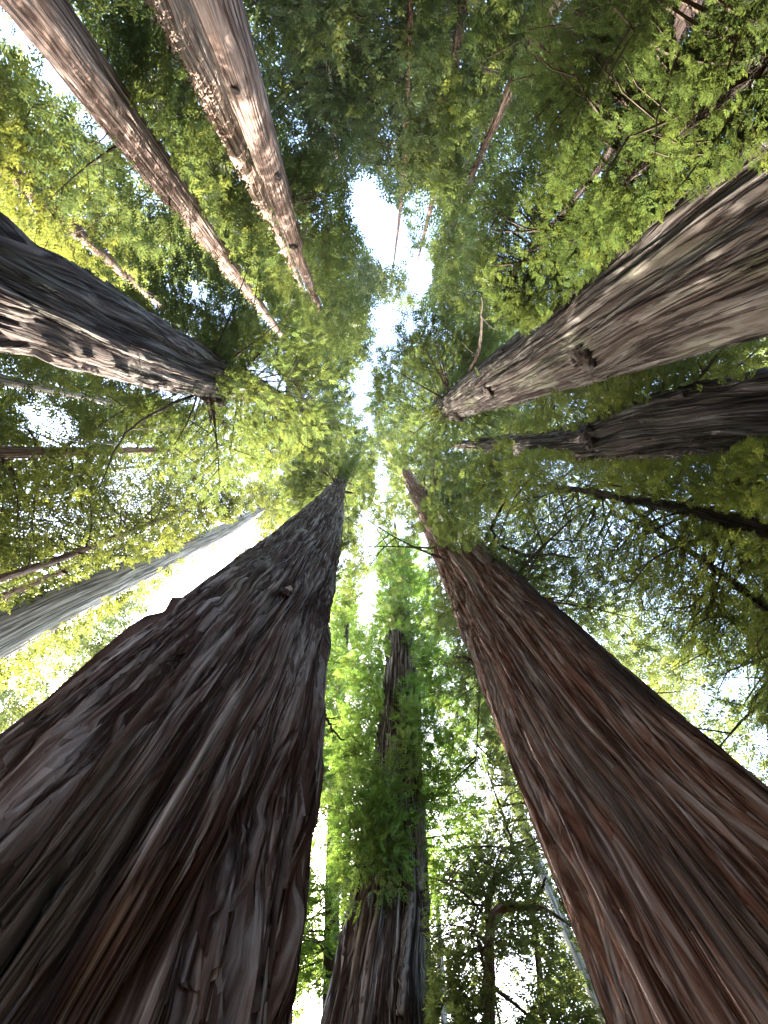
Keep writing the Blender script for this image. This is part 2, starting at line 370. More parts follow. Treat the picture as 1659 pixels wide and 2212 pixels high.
def resample(points, radii, n):
    P = np.array(points, float); s = np.concatenate([[0], np.cumsum(np.linalg.norm(np.diff(P, axis=0), axis=1))]); t = np.linspace(0, s[-1], n)
    # catmull-like smoothing of a polyline
    Q = np.stack([np.interp(t, s, P[:, k]) for k in range(3)], 1); R = np.interp(t, s, radii)
    for _ in range(2):
        Q[1:-1] = 0.25 * Q[:-2] + 0.5 * Q[1:-1] + 0.25 * Q[2:]
    return Q, R
def branch(parent, pts, mat=None, n=24, name='branch', wob=0.03, seed=0, nseg=7, label=None, twigs=3):
    """a bare limb through picture directions pts = (px, py, distance, half width in px)"""
    P = np.array([at(p[0], p[1], p[2]) for p in pts]); R = [size_at(P[i], pts[i][3]) for i in range(len(pts))]
    Q, RR = resample(P, R, n)
    g = np.random.default_rng(seed + 77)
    Q[1:] += g.normal(0, wob, (n - 1, 3)) * 0.6
    V, F = tube(Q, RR, nseg, seed)
    cum = np.concatenate([[0], np.cumsum(np.linalg.norm(np.diff(Q, axis=0), axis=1))])
    uvv = np.stack([np.tile(np.arange(nseg) * 0.1, n), np.repeat(cum, nseg), np.zeros(n * nseg)], -1)
    o = mesh_obj(name, V, F, mat or B_SLIM, parent, True, {'ridge': ('FLOAT', g.uniform(0.2, 0.9, len(V))), 'bark_uv': ('FLOAT_VECTOR', uvv), 'char': ('FLOAT', np.zeros(len(V)))})
    if label: o['label'] = label
    total = float(cum[-1])
    for q in range(twigs):                            # forked side twigs
        i = int(g.integers(int(n * 0.3), n - 3)); t = Q[min(i + 2, n - 1)] - Q[i]; t /= np.linalg.norm(t) + 1e-9
        v = t * 0.7 + g.normal(0, 0.55, 3); v /= np.linalg.norm(v); ln = total * g.uniform(0.16, 0.34)
        k = np.linspace(0, 1, 7)[:, None]
        W = Q[i] + v * ln * k + np.array([0, 0, -0.22 * ln]) * k ** 2 + g.normal(0, 0.02 * ln, (7, 3)) * k
        TV, TF = tube(W, np.linspace(min(RR[i] * 0.55, 0.03), 0.004, 7), 5, seed + q)
        mesh_obj('twig', TV - np.array(parent.location), TF, TWIG, o)
    return o
def burl(parent, P, r, nrm, name='burl', mat=None, seed=0, flat=0.7, label=None):
    """a lumpy knot growing out of the bark"""
    g = np.random.default_rng(seed); nu, nv = 20, 13
    nz = VNoise(8, 12, seed); nz2 = VNoise(16, 24, seed + 1)
    V = []
    nrm = np.array(nrm, float); nrm /= np.linalg.norm(nrm); a = np.cross(nrm, [0, 0, 1.0]); a /= np.linalg.norm(a); b = np.cross(a, nrm)
    for j in range(nv):
        ph = math.pi * (j + 0.5) / nv
        for i in range(nu):
            t = 2 * math.pi * i / nu
            k = 1 + 0.35 * float(nz(np.array(i * 8 / nu), np.array(j * 0.6))) + 0.22 * float(nz2(np.array(i * 16 / nu), np.array(j * 1.4)))
            V.append(np.array(P) + r * k * (nrm * math.cos(ph) * flat + a * math.sin(ph) * math.cos(t) + b * math.sin(ph) * math.sin(t) * 1.15))
    idx = np.arange(nu * nv).reshape(nv, nu)
    F = np.stack([idx[:-1], np.roll(idx, -1, 1)[:-1], np.roll(idx, -1, 1)[1:], idx[1:]], -1).reshape(-1, 4)
    o = mesh_obj(name, np.array(V), F, mat or KNOT, parent)
    if label: o['label'] = label
    return o
def surf(ax, px, py, push=0.0):
    """where the sight line through (px, py) meets the trunk of that axis: point and outward normal"""
    v = ROT @ np.array([px - CX, -(py - CY), -FPX]); v /= np.linalg.norm(v)
    best = None
    for t in np.linspace(1.5, 80, 1600):
        q = CAM + v * t
        x, y, r = ax(q[2])
        dd = math.hypot(q[0] - x, q[1] - y)
        if dd <= r or (best is None or dd - r < best[0]):
            best = (dd - r, q, np.array([q[0] - x, q[1] - y, 0.0]))
            if dd <= r: break
    n = best[2] / np.linalg.norm(best[2])
    return best[1] + n * push, n

# profile rows: height, x, y, radius
def stretch(rows, base_r, flare=((0, 1.0),), top=None, tip=0.12, lean=None):
    """complete a measured stretch of trunk down to the ground and up to the tip"""
    rows = sorted(rows)
    h0, x0, y0, r0 = rows[0]
    low = [(-0.3, x0, y0, base_r), (1.2, x0, y0, r0 + (base_r - r0) * 0.55), (h0 * 0.6, x0, y0, r0 + (base_r - r0) * 0.18)]
    low = [q for q in low if q[0] < h0 - 0.4]
    up = []
    if top:
        h1, x1, y1, r1 = rows[-1]
        k = (top - h1)
        dx, dy = lean if lean else (0.0, 0.0)
        up = [(h1 + k * 0.5, x1 + dx * 0.5, y1 + dy * 0.5, r1 * 0.55), (top, x1 + dx, y1 + dy, tip)]
    return smooth_axis(low + rows + up, 200)

AX = {}; TREE = {}
def giant(key, name, label, rows, base_r, top, mat, **kw):
    ax = stretch(rows, base_r, top=top, lean=kw.pop('lean', None)); AX[key] = ax
    b = thing(name, label, 'tree', (ax.x[0], ax.y[0], 0.0), kw.pop('group', None))
    TREE[key] = b
    build_trunk('trunk', b, ax, mat, **kw)
    return b
def slim(key, name, label, pts, mat, top_add=8.0, group=None, nth=20, nh=60, depth=0.012, foot=1.3, ridge_w=0.08, **kw):
    """a slender stem through picture directions (px, py, distance, half width in px)"""
    P = [at(p[0], p[1], p[2]) for p in pts]; R = [size_at(P[i], pts[i][3]) for i in range(len(pts))]
    rows = sorted([(P[i][2], P[i][0], P[i][1], R[i]) for i in range(len(pts))])
    h0, x0, y0, r0 = rows[0]
    sl = (rows[1][1] - x0) / (rows[1][0] - h0), (rows[1][2] - y0) / (rows[1][0] - h0)
    k = h0 * 0.5
    base = [(-0.2, x0 - sl[0] * k, y0 - sl[1] * k, r0 * foot)]
    h1, x1, y1, r1 = rows[-1]
    ax = smooth_axis(base + rows + [(h1 + top_add, x1 + (x1 - rows[-2][1]) * 0.3, y1 + (y1 - rows[-2][2]) * 0.3, 0.03)], 160)
    AX[key] = ax
    b = thing(name, label, 'tree', (ax.x[0], ax.y[0], 0.0), group); TREE[key] = b
    build_trunk('trunk', b, ax, mat, nth=nth, nh=nh, depth=depth, flute=0.0, ridge_w=ridge_w, ridge_len=1.0, seed=hash_seed(key), **kw)
    return b
def hash_seed(k):
    return sum((i + 3) * ord(c) for i, c in enumerate(k)) % 997

# ---- the great trunks around the viewer
def char_band(th0, wid, lo, hi, seed):
    nz = VNoise(40, 120, seed)
    def f(TH, HH, u):
        d = (TH - th0 + math.pi) % (2 * math.pi) - math.pi
        e = np.abs(d) / wid + 0.9 * nz((u * 40) % 40, HH / 1.6)
        return 0.85 * (1 - sst(0.4, 1.3, e)) * sst(lo - 1, lo, HH) * (1 - sst(hi, hi + 3, HH))
    return f
giant('A', 'redwood_tree', 'massive dark redwood with twisted flaking furrowed bark filling the lower left corner',
      [(5.42, -2.80, 4.87, 1.93), (6.98, -2.83, 4.84, 1.90), (9.25, -2.86, 4.81, 1.82), (12.46, -2.87, 4.81, 1.69), (17.01, -2.88, 4.81, 1.55), (23.53, -2.93, 4.77, 1.34), (32.83, -3.08, 4.68, 1.05), (45.96, -3.26, 4.55, 0.70)],
      2.6, 82, B_GIANT, nth=320, nh=250, strips=1700, strip_w=0.13, strip_len=3.6, strip_lift=0.035, ridge_w=0.38, ridge_len=8.0, depth=0.27, splits=((0.80, -1, 11, 0.22, 0.42), (0.42, -1, 7.5, 0.20, 0.34), (1.15, 2, 15, 0.16, 0.30), (-0.05, 3, 13, 0.18, 0.28), (0.6, 10, 20, 0.16, 0.25)), twist=-0.014, flute=0.03, flutes=9, seed=21, warp=0.9, h_lo=3.0, sharp=0.2)
giant('B', 'redwood_tree', 'huge reddish brown redwood with straight bark ridges and a charred flank in the lower right',
      [(5.97, 4.46, 6.03, 1.66), (8.07, 4.48, 6.01, 1.58), (11.19, 4.56, 5.96, 1.49), (15.82, 4.64, 5.89, 1.38), (22.72, 4.81, 5.76, 1.20), (32.87, 5.05, 5.50, 1.02), (47.67, 5.32, 4.75, 0.80), (70.06, 5.85, 2.95, 0.50)],
      2.5, 90, B_RED, nth=250, nh=260, strips=1300, strip_w=0.10, strip_len=4.5, strip_lift=0.03, ridge_w=0.28, ridge_len=10.0, depth=0.18, twist=0.006, flute=0.05, flutes=8, seed=34, warp=0.8, h_lo=3.4, sharp=0.25,
      char=char_band(math.atan2(-6.03, -4.46) + 1.15, 0.26, 2, 16, 71))
giant('D', 'redwood_tree', 'great grey brown redwood with black burls along its trunk, reaching in from the upper right',
      [(9.48, 7.56, -3.88, 1.70), (12.14, 7.6, -3.8, 1.65), (15.72, 7.66, -3.68, 1.54), (20.49, 7.69, -3.61, 1.46), (26.86, 7.68, -3.63, 1.37), (35.39, 7.73, -3.53, 1.22), (47.05, 7.76, -3.47, 0.90), (62.57, 7.61, -3.8, 0.52)],
      2.4, 84, B_GREY, nth=190, nh=230, strips=1000, strip_w=0.16, strip_len=4.5, strip_lift=0.045, ridge_w=0.44, ridge_len=10.0, depth=0.22, twist=0.010, flute=0.03, flutes=7, seed=47, warp=0.7, h_lo=6.5, sharp=0.2)
giant('F', 'redwood_tree', 'thick weathered grey redwood entering from the left edge, foliage hiding its upper stem',
      [(10.97, -7.87, -3.22, 1.26), (13.17, -7.84, -3.28, 1.24), (15.89, -7.84, -3.29, 1.18), (19.26, -7.83, -3.3, 1.08), (23.44, -7.75, -3.48, 0.96), (28.6, -7.67, -3.66, 0.82), (34.99, -7.62, -3.76, 0.63), (42.87, -7.58, -3.85, 0.44)],
      1.9, 78, B_DARK, nth=150, nh=190, strips=700, strip_w=0.15, strip_len=4.0, strip_lift=0.04, ridge_w=0.38, ridge_len=8.0, depth=0.21, twist=-0.01, flute=0.03, flutes=7, seed=58, warp=0.7, h_lo=7.5)
giant('E', 'redwood_tree', 'dark redwood on the right whose trunk narrows above a black swollen burl',
      [(11.52, 10.47, -0.8, 1.16), (13.24, 10.48, -0.7, 1.15), (15.24, 10.48, -0.59, 1.19), (17.3, 10.5, -0.30, 1.20), (18.6, 10.5, -0.18, 1.02), (20.42, 10.5, -0.05, 0.88), (23.68, 10.5, -0.05, 0.79), (27.51, 10.5, -0.0, 0.72), (32.0, 10.5, 0.05, 0.64)],
      1.8, 76, B_DARK, nth=140, nh=180, strips=700, strip_w=0.14, strip_len=2.8, strip_lift=0.045, ridge_w=0.32, ridge_len=5.0, depth=0.18, twist=0.004, flute=0.06, flutes=6, seed=63, warp=1.0, h_lo=8.0)
giant('C', 'redwood_tree', 'old dark redwood at the bottom centre, wrapped in bright green sprouting foliage',
      [(7.2, -0.10, 13.0, 1.40), (8.19, 0.11, 13.0, 1.27), (10.19, 0.48, 12.99, 1.06), (12.79, 0.83, 12.97, 0.985), (16.18, 1.24, 12.94, 0.95), (20.59, 1.68, 12.89, 0.90), (26.34, 2.08, 12.83, 0.80), (33.82, 2.52, 12.75, 0.70), (43.57, 3.03, 12.64, 0.55)],
      2.2, 62, B_SNAG, nth=120, nh=170, strips=1000, strip_w=0.13, strip_len=1.6, strip_lift=0.05, ridge_w=0.24, ridge_len=3.0, depth=0.12, twist=0.0, flute=0.12, flutes=8, seed=75, warp=0.9, h_lo=5.5, lean=(1.2, -0.3))
giant('G', 'redwood_tree', 'tall straight tan redwood trunk slanting down from the top left corner',
      [(18.72, -11.48, -15.12, 0.97), (21.1, -11.48, -15.14, 0.98), (23.81, -11.54, -15.1, 0.99), (26.9, -11.58, -15.07, 1.0), (30.42, -11.60, -15.06, 0.98), (34.45, -11.67, -14.99, 0.90), (39.03, -11.72, -14.95, 0.80), (44.25, -11.79, -14.9, 0.68)],
      1.7, 78, B_TAN, nth=90, nh=170, ridge_w=0.17, ridge_len=4.0, depth=0.05, seed=82, warp=0.7, flute=0.04, h_lo=15, group='tan redwoods at the top')
giant('H2', 'redwood_tree', 'brown redwood trunk with dark knots, standing in front of the sunlit white one',
      [(19.25, -5.46, -16.1, 0.92), (21.08, -5.48, -16.09, 0.88), (23.09, -5.53, -16.07, 0.85), (25.31, -5.57, -16.06, 0.82), (27.76, -5.64, -16.04, 0.81), (30.46, -5.68, -16.02, 0.78), (33.44, -5.7, -16.02, 0.73), (36.74, -5.76, -15.99, 0.62)],
      1.6, 70, B_TAN, nth=90, nh=160, ridge_w=0.17, ridge_len=4.0, depth=0.045, seed=91, warp=0.6, flute=0.04, h_lo=15)
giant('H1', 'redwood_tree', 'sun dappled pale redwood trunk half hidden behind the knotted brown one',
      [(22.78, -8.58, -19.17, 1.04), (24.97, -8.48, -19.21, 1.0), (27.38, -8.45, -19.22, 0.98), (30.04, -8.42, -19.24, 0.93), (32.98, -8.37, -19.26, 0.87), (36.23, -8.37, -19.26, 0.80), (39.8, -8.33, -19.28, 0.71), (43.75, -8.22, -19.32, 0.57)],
      1.8, 74, B_SUNPAINTED, nth=80, nh=150, ridge_w=0.18, ridge_len=3.0, depth=0.05, seed=102, warp=0.9, flute=0.05, h_lo=18)
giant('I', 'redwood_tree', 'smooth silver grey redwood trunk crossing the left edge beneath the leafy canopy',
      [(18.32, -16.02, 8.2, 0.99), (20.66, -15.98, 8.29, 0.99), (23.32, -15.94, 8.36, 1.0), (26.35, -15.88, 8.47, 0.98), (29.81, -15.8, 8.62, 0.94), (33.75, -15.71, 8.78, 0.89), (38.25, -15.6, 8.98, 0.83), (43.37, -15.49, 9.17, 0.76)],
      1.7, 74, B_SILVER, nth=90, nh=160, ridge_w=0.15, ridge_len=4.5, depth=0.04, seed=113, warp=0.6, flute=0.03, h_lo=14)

# ---- slender and distant stems
GL = 'slender stems seen through the left canopy'; GT = 'far trunks glimpsed at the top'
slim('J1', 'redwood_tree', 'thin red brown trunk stub level with the middle of the left edge', [(-60, 978, 16, 17), (0, 978, 16, 15), (80, 977, 16, 12), (250, 974, 16, 8), (420, 970, 16, 5)], B_SLIMRED, group=GL)
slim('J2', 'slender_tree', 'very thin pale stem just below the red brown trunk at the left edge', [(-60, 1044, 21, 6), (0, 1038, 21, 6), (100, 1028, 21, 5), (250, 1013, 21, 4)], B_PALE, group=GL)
slim('J3', 'slender_tree', 'thin bare brown trunk with side twigs above the silver grey trunk', [(-60, 1268, 16, 10), (0, 1249, 16, 9), (120, 1212, 16, 8), (230, 1168, 16, 6), (330, 1128, 16, 4)], B_SLIMRED, group=GL)
slim('J4', 'slender_tree', 'faint brown stem between the bare thin trunk and the silver grey trunk', [(-60, 1318, 23, 10), (45, 1272, 23, 9), (130, 1236, 23, 8), (230, 1194, 23, 5)], B_SLIMRED, group=GL)
slim('J5', 'redwood_tree', 'distant pale trunk among yellow green foliage above the thick left trunk', [(-70, 288, 28, 22), (0, 349, 28, 20), (100, 440, 28, 15), (210, 540, 28, 12), (330, 645, 28, 8)], B_TAN, group=GL)
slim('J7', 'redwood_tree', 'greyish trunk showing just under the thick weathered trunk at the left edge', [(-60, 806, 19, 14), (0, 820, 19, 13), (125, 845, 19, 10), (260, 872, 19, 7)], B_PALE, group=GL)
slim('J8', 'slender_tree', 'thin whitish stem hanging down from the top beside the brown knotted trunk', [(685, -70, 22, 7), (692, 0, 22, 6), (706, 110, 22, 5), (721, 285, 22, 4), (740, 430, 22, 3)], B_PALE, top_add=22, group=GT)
slim('K1', 'redwood_tree', 'pale pinkish trunk half covered by leaves at the top right of centre', [(1240, -70, 25, 25), (1200, 0, 25, 22), (1150, 95, 25, 17), (1100, 200, 25, 13), (1040, 330, 25, 8)], B_TAN, top_add=24, group=GT)
slim('K2', 'redwood_tree', 'grey trunk fragment behind leaves in the upper right, left of the dark slender stem', [(1530, -60, 19, 28), (1440, 105, 19, 23), (1395, 205, 19, 18), (1290, 370, 19, 10)], B_TAN, top_add=24, group=GT)
slim('K3', 'redwood_tree', 'sunlit pinkish trunk above the bright central gap in the canopy', [(1008, -60, 26, 16), (1000, 0, 26, 14), (975, 190, 26, 11), (935, 430, 26, 6)], B_TAN, top_add=20, group=GT)
slim('K4', 'slender_tree', 'thin red stem just above the bright central gap in the canopy', [(888, -60, 24, 9), (884, 60, 24, 8), (877, 300, 24, 6), (862, 480, 24, 3)], B_SLIMRED, top_add=22, group=GT)
slim('L', 'slender_tree', 'dark slender young tree with large leafy sprays in the upper right corner', [(1720, 88, 8, 17), (1659, 135, 8, 16), (1554, 215, 8, 13), (1429, 325, 8, 10), (1329, 410, 8, 7), (1244, 485, 8, 3.5)], B_SLIM, top_add=2.5)
slim('M', 'slender_tree', 'dark slender leaning tree with drooping twigs below the burled trunk on the right', [(1730, 1170, 9, 23), (1659, 1146, 9, 21), (1529, 1106, 9, 17), (1379, 1083, 9, 11), (1254, 1058, 9, 7), (1150, 1048, 9, 5), (1064, 1043, 9, 3)], B_SLIM, top_add=3)
slim('N', 'slender_tree', 'thin dark stem with hanging needles at the right edge beside the charred redwood', [(1720, 1368, 10, 13), (1659, 1320, 10, 11), (1530, 1216, 10, 8), (1430, 1150, 10, 4)], B_SLIM, top_add=3)
slim('R', 'redwood_tree', 'hazy green clad trunk between the massive left redwood and the sprouting one', [(716, 2260, 18, 21), (716, 2000, 18, 17), (722, 1709, 18, 13), (737, 1500, 18, 9), (757, 1250, 18, 5)], B_SLIM, top_add=10)
slim('P', 'slender_tree', 'thin dark upright stem at the bottom, close left of the reddish redwood', [(1168, 2260, 14, 9.5), (1169, 2212, 14, 9), (1174, 2109, 14, 8), (1160, 2009, 14, 6.5), (1135, 1900, 14, 4)], B_SLIM, top_add=5)
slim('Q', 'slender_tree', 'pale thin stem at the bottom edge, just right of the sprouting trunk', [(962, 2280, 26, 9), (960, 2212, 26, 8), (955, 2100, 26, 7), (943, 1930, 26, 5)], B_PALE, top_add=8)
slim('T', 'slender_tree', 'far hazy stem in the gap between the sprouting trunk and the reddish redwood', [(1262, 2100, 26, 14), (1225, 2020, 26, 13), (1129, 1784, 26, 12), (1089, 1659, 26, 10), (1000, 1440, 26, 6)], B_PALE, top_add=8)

# the crooked tree near the bottom: an upright stem that bends over
def crooked():
    pts = [(1052, 2330, 11, 13), (1054, 2212, 11, 12), (1059, 2109, 11, 11), (1055, 2012, 11, 10)]
    P = [at(p[0], p[1], p[2]) for p in pts]
    b = thing('crooked_tree', 'small crooked tree whose stem bends sharply to the side near the bottom', 'tree', (P[0][0], P[0][1], 0.0))
    TREE['O'] = b
    g = np.random.default_rng(3)
    more = [(1062, 1984, 11, 10), (1076, 1962, 11.1, 9), (1104, 1954, 11.2, 8), (1132, 1962, 11.1, 6), (1168, 1958, 11, 5), (1209, 1982, 10.9, 3), (1235, 2002, 10.8, 1.5)]
    Q = [np.array([P[0][0], P[0][1], -0.2])] + P + [at(p[0], p[1], p[2]) for p in more]
    R = [size_at(P[0], 14)] + [size_at(P[i], pts[i][3]) for i in range(len(pts))] + [size_at(at(p[0], p[1], p[2]), p[3]) for p in more]
    S, RR = resample(Q, R, 70)
    V, F = tube(S, RR, 12, 5, 0.16)
    cum = np.concatenate([[0], np.cumsum(np.linalg.norm(np.diff(S, axis=0), axis=1))])
    uvv = np.stack([np.tile(np.arange(12) * 0.08, 70), np.repeat(cum, 12), np.zeros(840)], -1)
    mesh_obj('trunk', V, F, B_SLIMRED, b, True, {'ridge': ('FLOAT', g.uniform(0, 1, len(V))), 'bark_uv': ('FLOAT_VECTOR', uvv)})
    AX['O'] = Axis([(q[2], q[0], q[1], 0.1) for q in Q[1:5]] + [(Q[5][2] + 1.0, Q[5][0] + 0.3, Q[5][1], 0.05)])
    branch(b, [(1056, 2052, 11, 6), (1030, 2052, 11, 5), (1000, 2062, 11, 4), (958, 2052, 11, 2)], seed=4)
    branch(b, [(1149, 1956, 11, 6), (1160, 1925, 11, 4), (1180, 1900, 11, 2)], seed=6)
crooked()

# ---- burls, stubs and bare limbs that can be told apart
for (px, py, r, fl, sd) in [(1262, 768, 0.40, 0.75, 1), (1054, 843, 0.40, 0.5, 2), (992, 899, 0.55, 0.7, 3)]:
    p, n = surf(AX['D'], px, py); burl(TREE['D'], p, r, n, seed=sd, flat=fl, label='black burl on the bark')
for (px, py, r, sd) in [(1268, 934, 0.40, 5), (1262, 912, 0.30, 6), (1276, 958, 0.26, 7)]:
    p, n = surf(AX['E'], px, py); burl(TREE['E'], p, r, n, seed=sd, flat=0.6, label='black burl where the trunk narrows')
for (px, py, r, sd) in [(600, 383, 0.30, 8), (508, 195, 0.16, 9), (634, 532, 0.32, 11)]:
    p, n = surf(AX['H2'], px, py); burl(TREE['H2'], p, r, n, 'knot', seed=sd, flat=0.5)
for (px, py, r, sd) in [(470, 862, 0.42, 12), (448, 858, 0.3, 13)]:
    p, n = surf(AX['F'], px, py); burl(TREE['F'], p, r, n, seed=sd, flat=0.7)
p, n = surf(AX['A'], 622, 1277, 0.03); burl(TREE['A'], p, 0.085, n, 'fungus', FUNGUS, seed=14, flat=1.0, label='small pale knob on the dark bark')
p, n = surf(AX['A'], 616, 1281, 0.0); burl(TREE['A'], p, 0.14, n, 'knot', seed=15, flat=0.5)

def silver_strip(parent, ax, pts, seed):
    """weathered bare wood exposed in the bark: a strip proud of the trunk"""
    g = np.random.default_rng(seed); V = []; ridge = []; uvv = []
    m = 9
    pr = []
    for i, (px, py, hw) in enumerate(pts):
        pr.append((px, py, hw))
    pr = np.array(pr); t = np.linspace(0, len(pr) - 1, 40)
    px = np.interp(t, np.arange(len(pr)), pr[:, 0]) + g.normal(0, 1.2, 40); py = np.interp(t, np.arange(len(pr)), pr[:, 1]); hw = np.interp(t, np.arange(len(pr)), pr[:, 2]) * g.uniform(0.75, 1.2, 40)
    for i in range(40):
        for j in range(m):
            e = (j / (m - 1)) * 2 - 1
            q, n = surf(ax, px[i] + e * hw[i], py[i], 0.05 + 0.05 * (1 - e * e))
            V.append(q); ridge.append(g.uniform(0.3, 1.0)); uvv.append((e * 0.3, q[2], 0))
    idx = np.arange(40 * m).reshape(40, m)
    F = np.stack([idx[:-1, :-1], idx[:-1, 1:], idx[1:, 1:], idx[1:, :-1]], -1).reshape(-1, 4)
    o = mesh_obj('bare_wood_strip', np.array(V), F, SILVER, parent, True, {'ridge': ('FLOAT', ridge), 'bark_uv': ('FLOAT_VECTOR', uvv)})
    s = o.modifiers.new('thick', 'SOLIDIFY'); s.thickness = 0.06; s.offset = -1
    o['label'] = 'strip of bare silver wood in the dark bark'
silver_strip(TREE['C'], AX['C'], [(908, 1690, 5), (906, 1760, 9), (907, 1850, 7), (902, 1930, 5)], 1)
silver_strip(TREE['C'], AX['C'], [(884, 1935, 2), (876, 2010, 6), (868, 2100, 6), (862, 2200, 3)], 2)

branch(TREE['L'], [(1632, 156, 8, 9), (1622, 120, 7.8, 9), (1614, 70, 7.6, 8), (1622, 10, 7.5, 7), (1616, -60, 7.4, 6)], seed=21)
branch(TREE['L'], [(1432, 322, 8, 6), (1400, 268, 8, 5), (1365, 228, 8, 4), (1352, 165, 8, 2)], seed=22)
branch(TREE['L'], [(1440, 318, 8, 5), (1470, 370, 7.8, 3.5), (1462, 410, 7.6, 2)], seed=23)
branch(TREE['L'], [(1330, 410, 8, 4), (1300, 420, 7.8, 3), (1262, 415, 7.6, 2)], seed=24)
branch(TREE['L'], [(1262, 470, 8, 3), (1228, 440, 8, 2.5), (1222, 380, 8, 1.6)], seed=25)
branch(TREE['D'], [(1015, 805, 8.5, 5), (1035, 760, 8.3, 4), (1042, 700, 8, 3), (1040, 640, 8, 1.6)], seed=26)
branch(TREE['D'], [(1300, 565, 8.5, 4), (1290, 500, 8.2, 3), (1300, 440, 8, 1.6)], seed=27)
branch(TREE['M'], [(1570, 1120, 9, 8), (1545, 1180, 8.6, 6), (1535, 1225, 8.4, 5), (1540, 1275, 8.2, 4), (1528, 1335, 8, 2.5)], seed=28)
branch(TREE['M'], [(1300, 1066, 9, 5), (1285, 1100, 8.8, 4), (1270, 1140, 8.6, 2)], seed=29)
branch(TREE['M'], [(1352, 1085, 9, 6), (1395, 1125, 8.6, 5), (1435, 1165, 8.4, 4), (1475, 1185, 8.2, 2)], seed=30)
branch(TREE['M'], [(1610, 1135, 9, 10), (1575, 1160, 8.7, 7), (1500, 1170, 8.5, 5), (1470, 1200, 8.4, 3)], seed=31)
branch(TREE['B'], [(1040, 1178, 7.5, 5), (1060, 1145, 7.2, 4.5), (1074, 1112, 7.0, 3.5), (1090, 1085, 7, 2)], seed=32)
branch(TREE['B'], [(1058, 1182, 7.5, 3), (1070, 1160, 7.3, 3), (1062, 1140, 7.2, 2)], seed=33)
branch(TREE['B'], [(1085, 1180, 7.5, 4), (1130, 1200, 7.2, 4), (1190, 1197, 7, 3), (1250, 1206, 6.8, 1.6)], seed=34)
branch(TREE['B'], [(1030, 1440, 7.5, 4), (1008, 1420, 7.6, 3), (985, 1418, 7.7, 1.8)], seed=35)
branch(TREE['F'], [(420, 852, 8.5, 3.5), (360, 878, 8.2, 2.8), (300, 910, 8, 2.3), (258, 950, 7.8, 2), (235, 1000, 7.6, 1.6), (214, 1058, 7.5, 1.0)], seed=36)
branch(TREE['F'], [(440, 862, 8.5, 4), (470, 900, 8.3, 3), (500, 930, 8.2, 1.6)], seed=37)
branch(TREE['A'], [(720, 1040, 5.6, 3), (705, 1025, 5.5, 2.5), (690, 1015, 5.4, 1.2)], seed=38)
branch(TREE['A'], [(742, 1052, 5.6, 3), (752, 1035, 5.5, 2.2), (750, 1012, 5.4, 1.2)], seed=39)
branch(TREE['A'], [(745, 1062, 5.6, 3), (765, 1066, 5.5, 2.2), (785, 1060, 5.4, 1.2)], seed=40)
branch(TREE['A'], [(688, 1490, 5.6, 4), (706, 1560, 6.2, 3), (730, 1590, 6.5, 2), (745, 1600, 6.6, 1.2)], seed=41)
branch(TREE['J3'], [(120, 1212, 16, 4), (140, 1235, 16, 3), (170, 1262, 16, 1.5)], seed=42)
branch(TREE['J3'], [(200, 1182, 16, 3), (230, 1198, 16, 2), (262, 1228, 16, 1.2)], seed=43)
branch(TREE['J1'], [(80, 977, 16, 4), (76, 950, 16, 3), (60, 925, 16, 1.6)], seed=44)
branch(TREE['J1'], [(84, 980, 16, 4), (100, 996, 16, 3), (122, 1004, 16, 1.6)], seed=45)
branch(TREE['H2'], [(648, 520, 17, 3), (668, 480, 17, 2.5), (690, 470, 17, 1.5)], seed=46)
branch(TREE['I'], [(480, 1128, 18, 4), (466, 1090, 18, 3), (458, 1050, 18, 1.6)], seed=47)
branch(TREE['I'], [(450, 1138, 18, 4), (430, 1100, 18, 3), (432, 1060, 18, 1.6)], seed=48)

# ------------------------------------------------------------------ foliage
CELL = 12.0; GX0, GY0 = -240.0, -240.0
GW, GH = int((PW + 480) / CELL) + 1, int((PH + 480) / CELL) + 1
gx = GX0 + (np.arange(GW) + 0.5) * CELL; gy = GY0 + (np.arange(GH) + 0.5) * CELL
GX, GY = np.meshgrid(gx, gy)
TGT = np.full((GH, GW), 2.5)
def ell(cx, cy, rx, ry, rot):
    c, s = math.cos(math.radians(rot)), math.sin(math.radians(rot))
    dx, dy = GX - cx, GY - cy
    return ((dx * c + dy * s) / rx) ** 2 + ((-dx * s + dy * c) / ry) ** 2
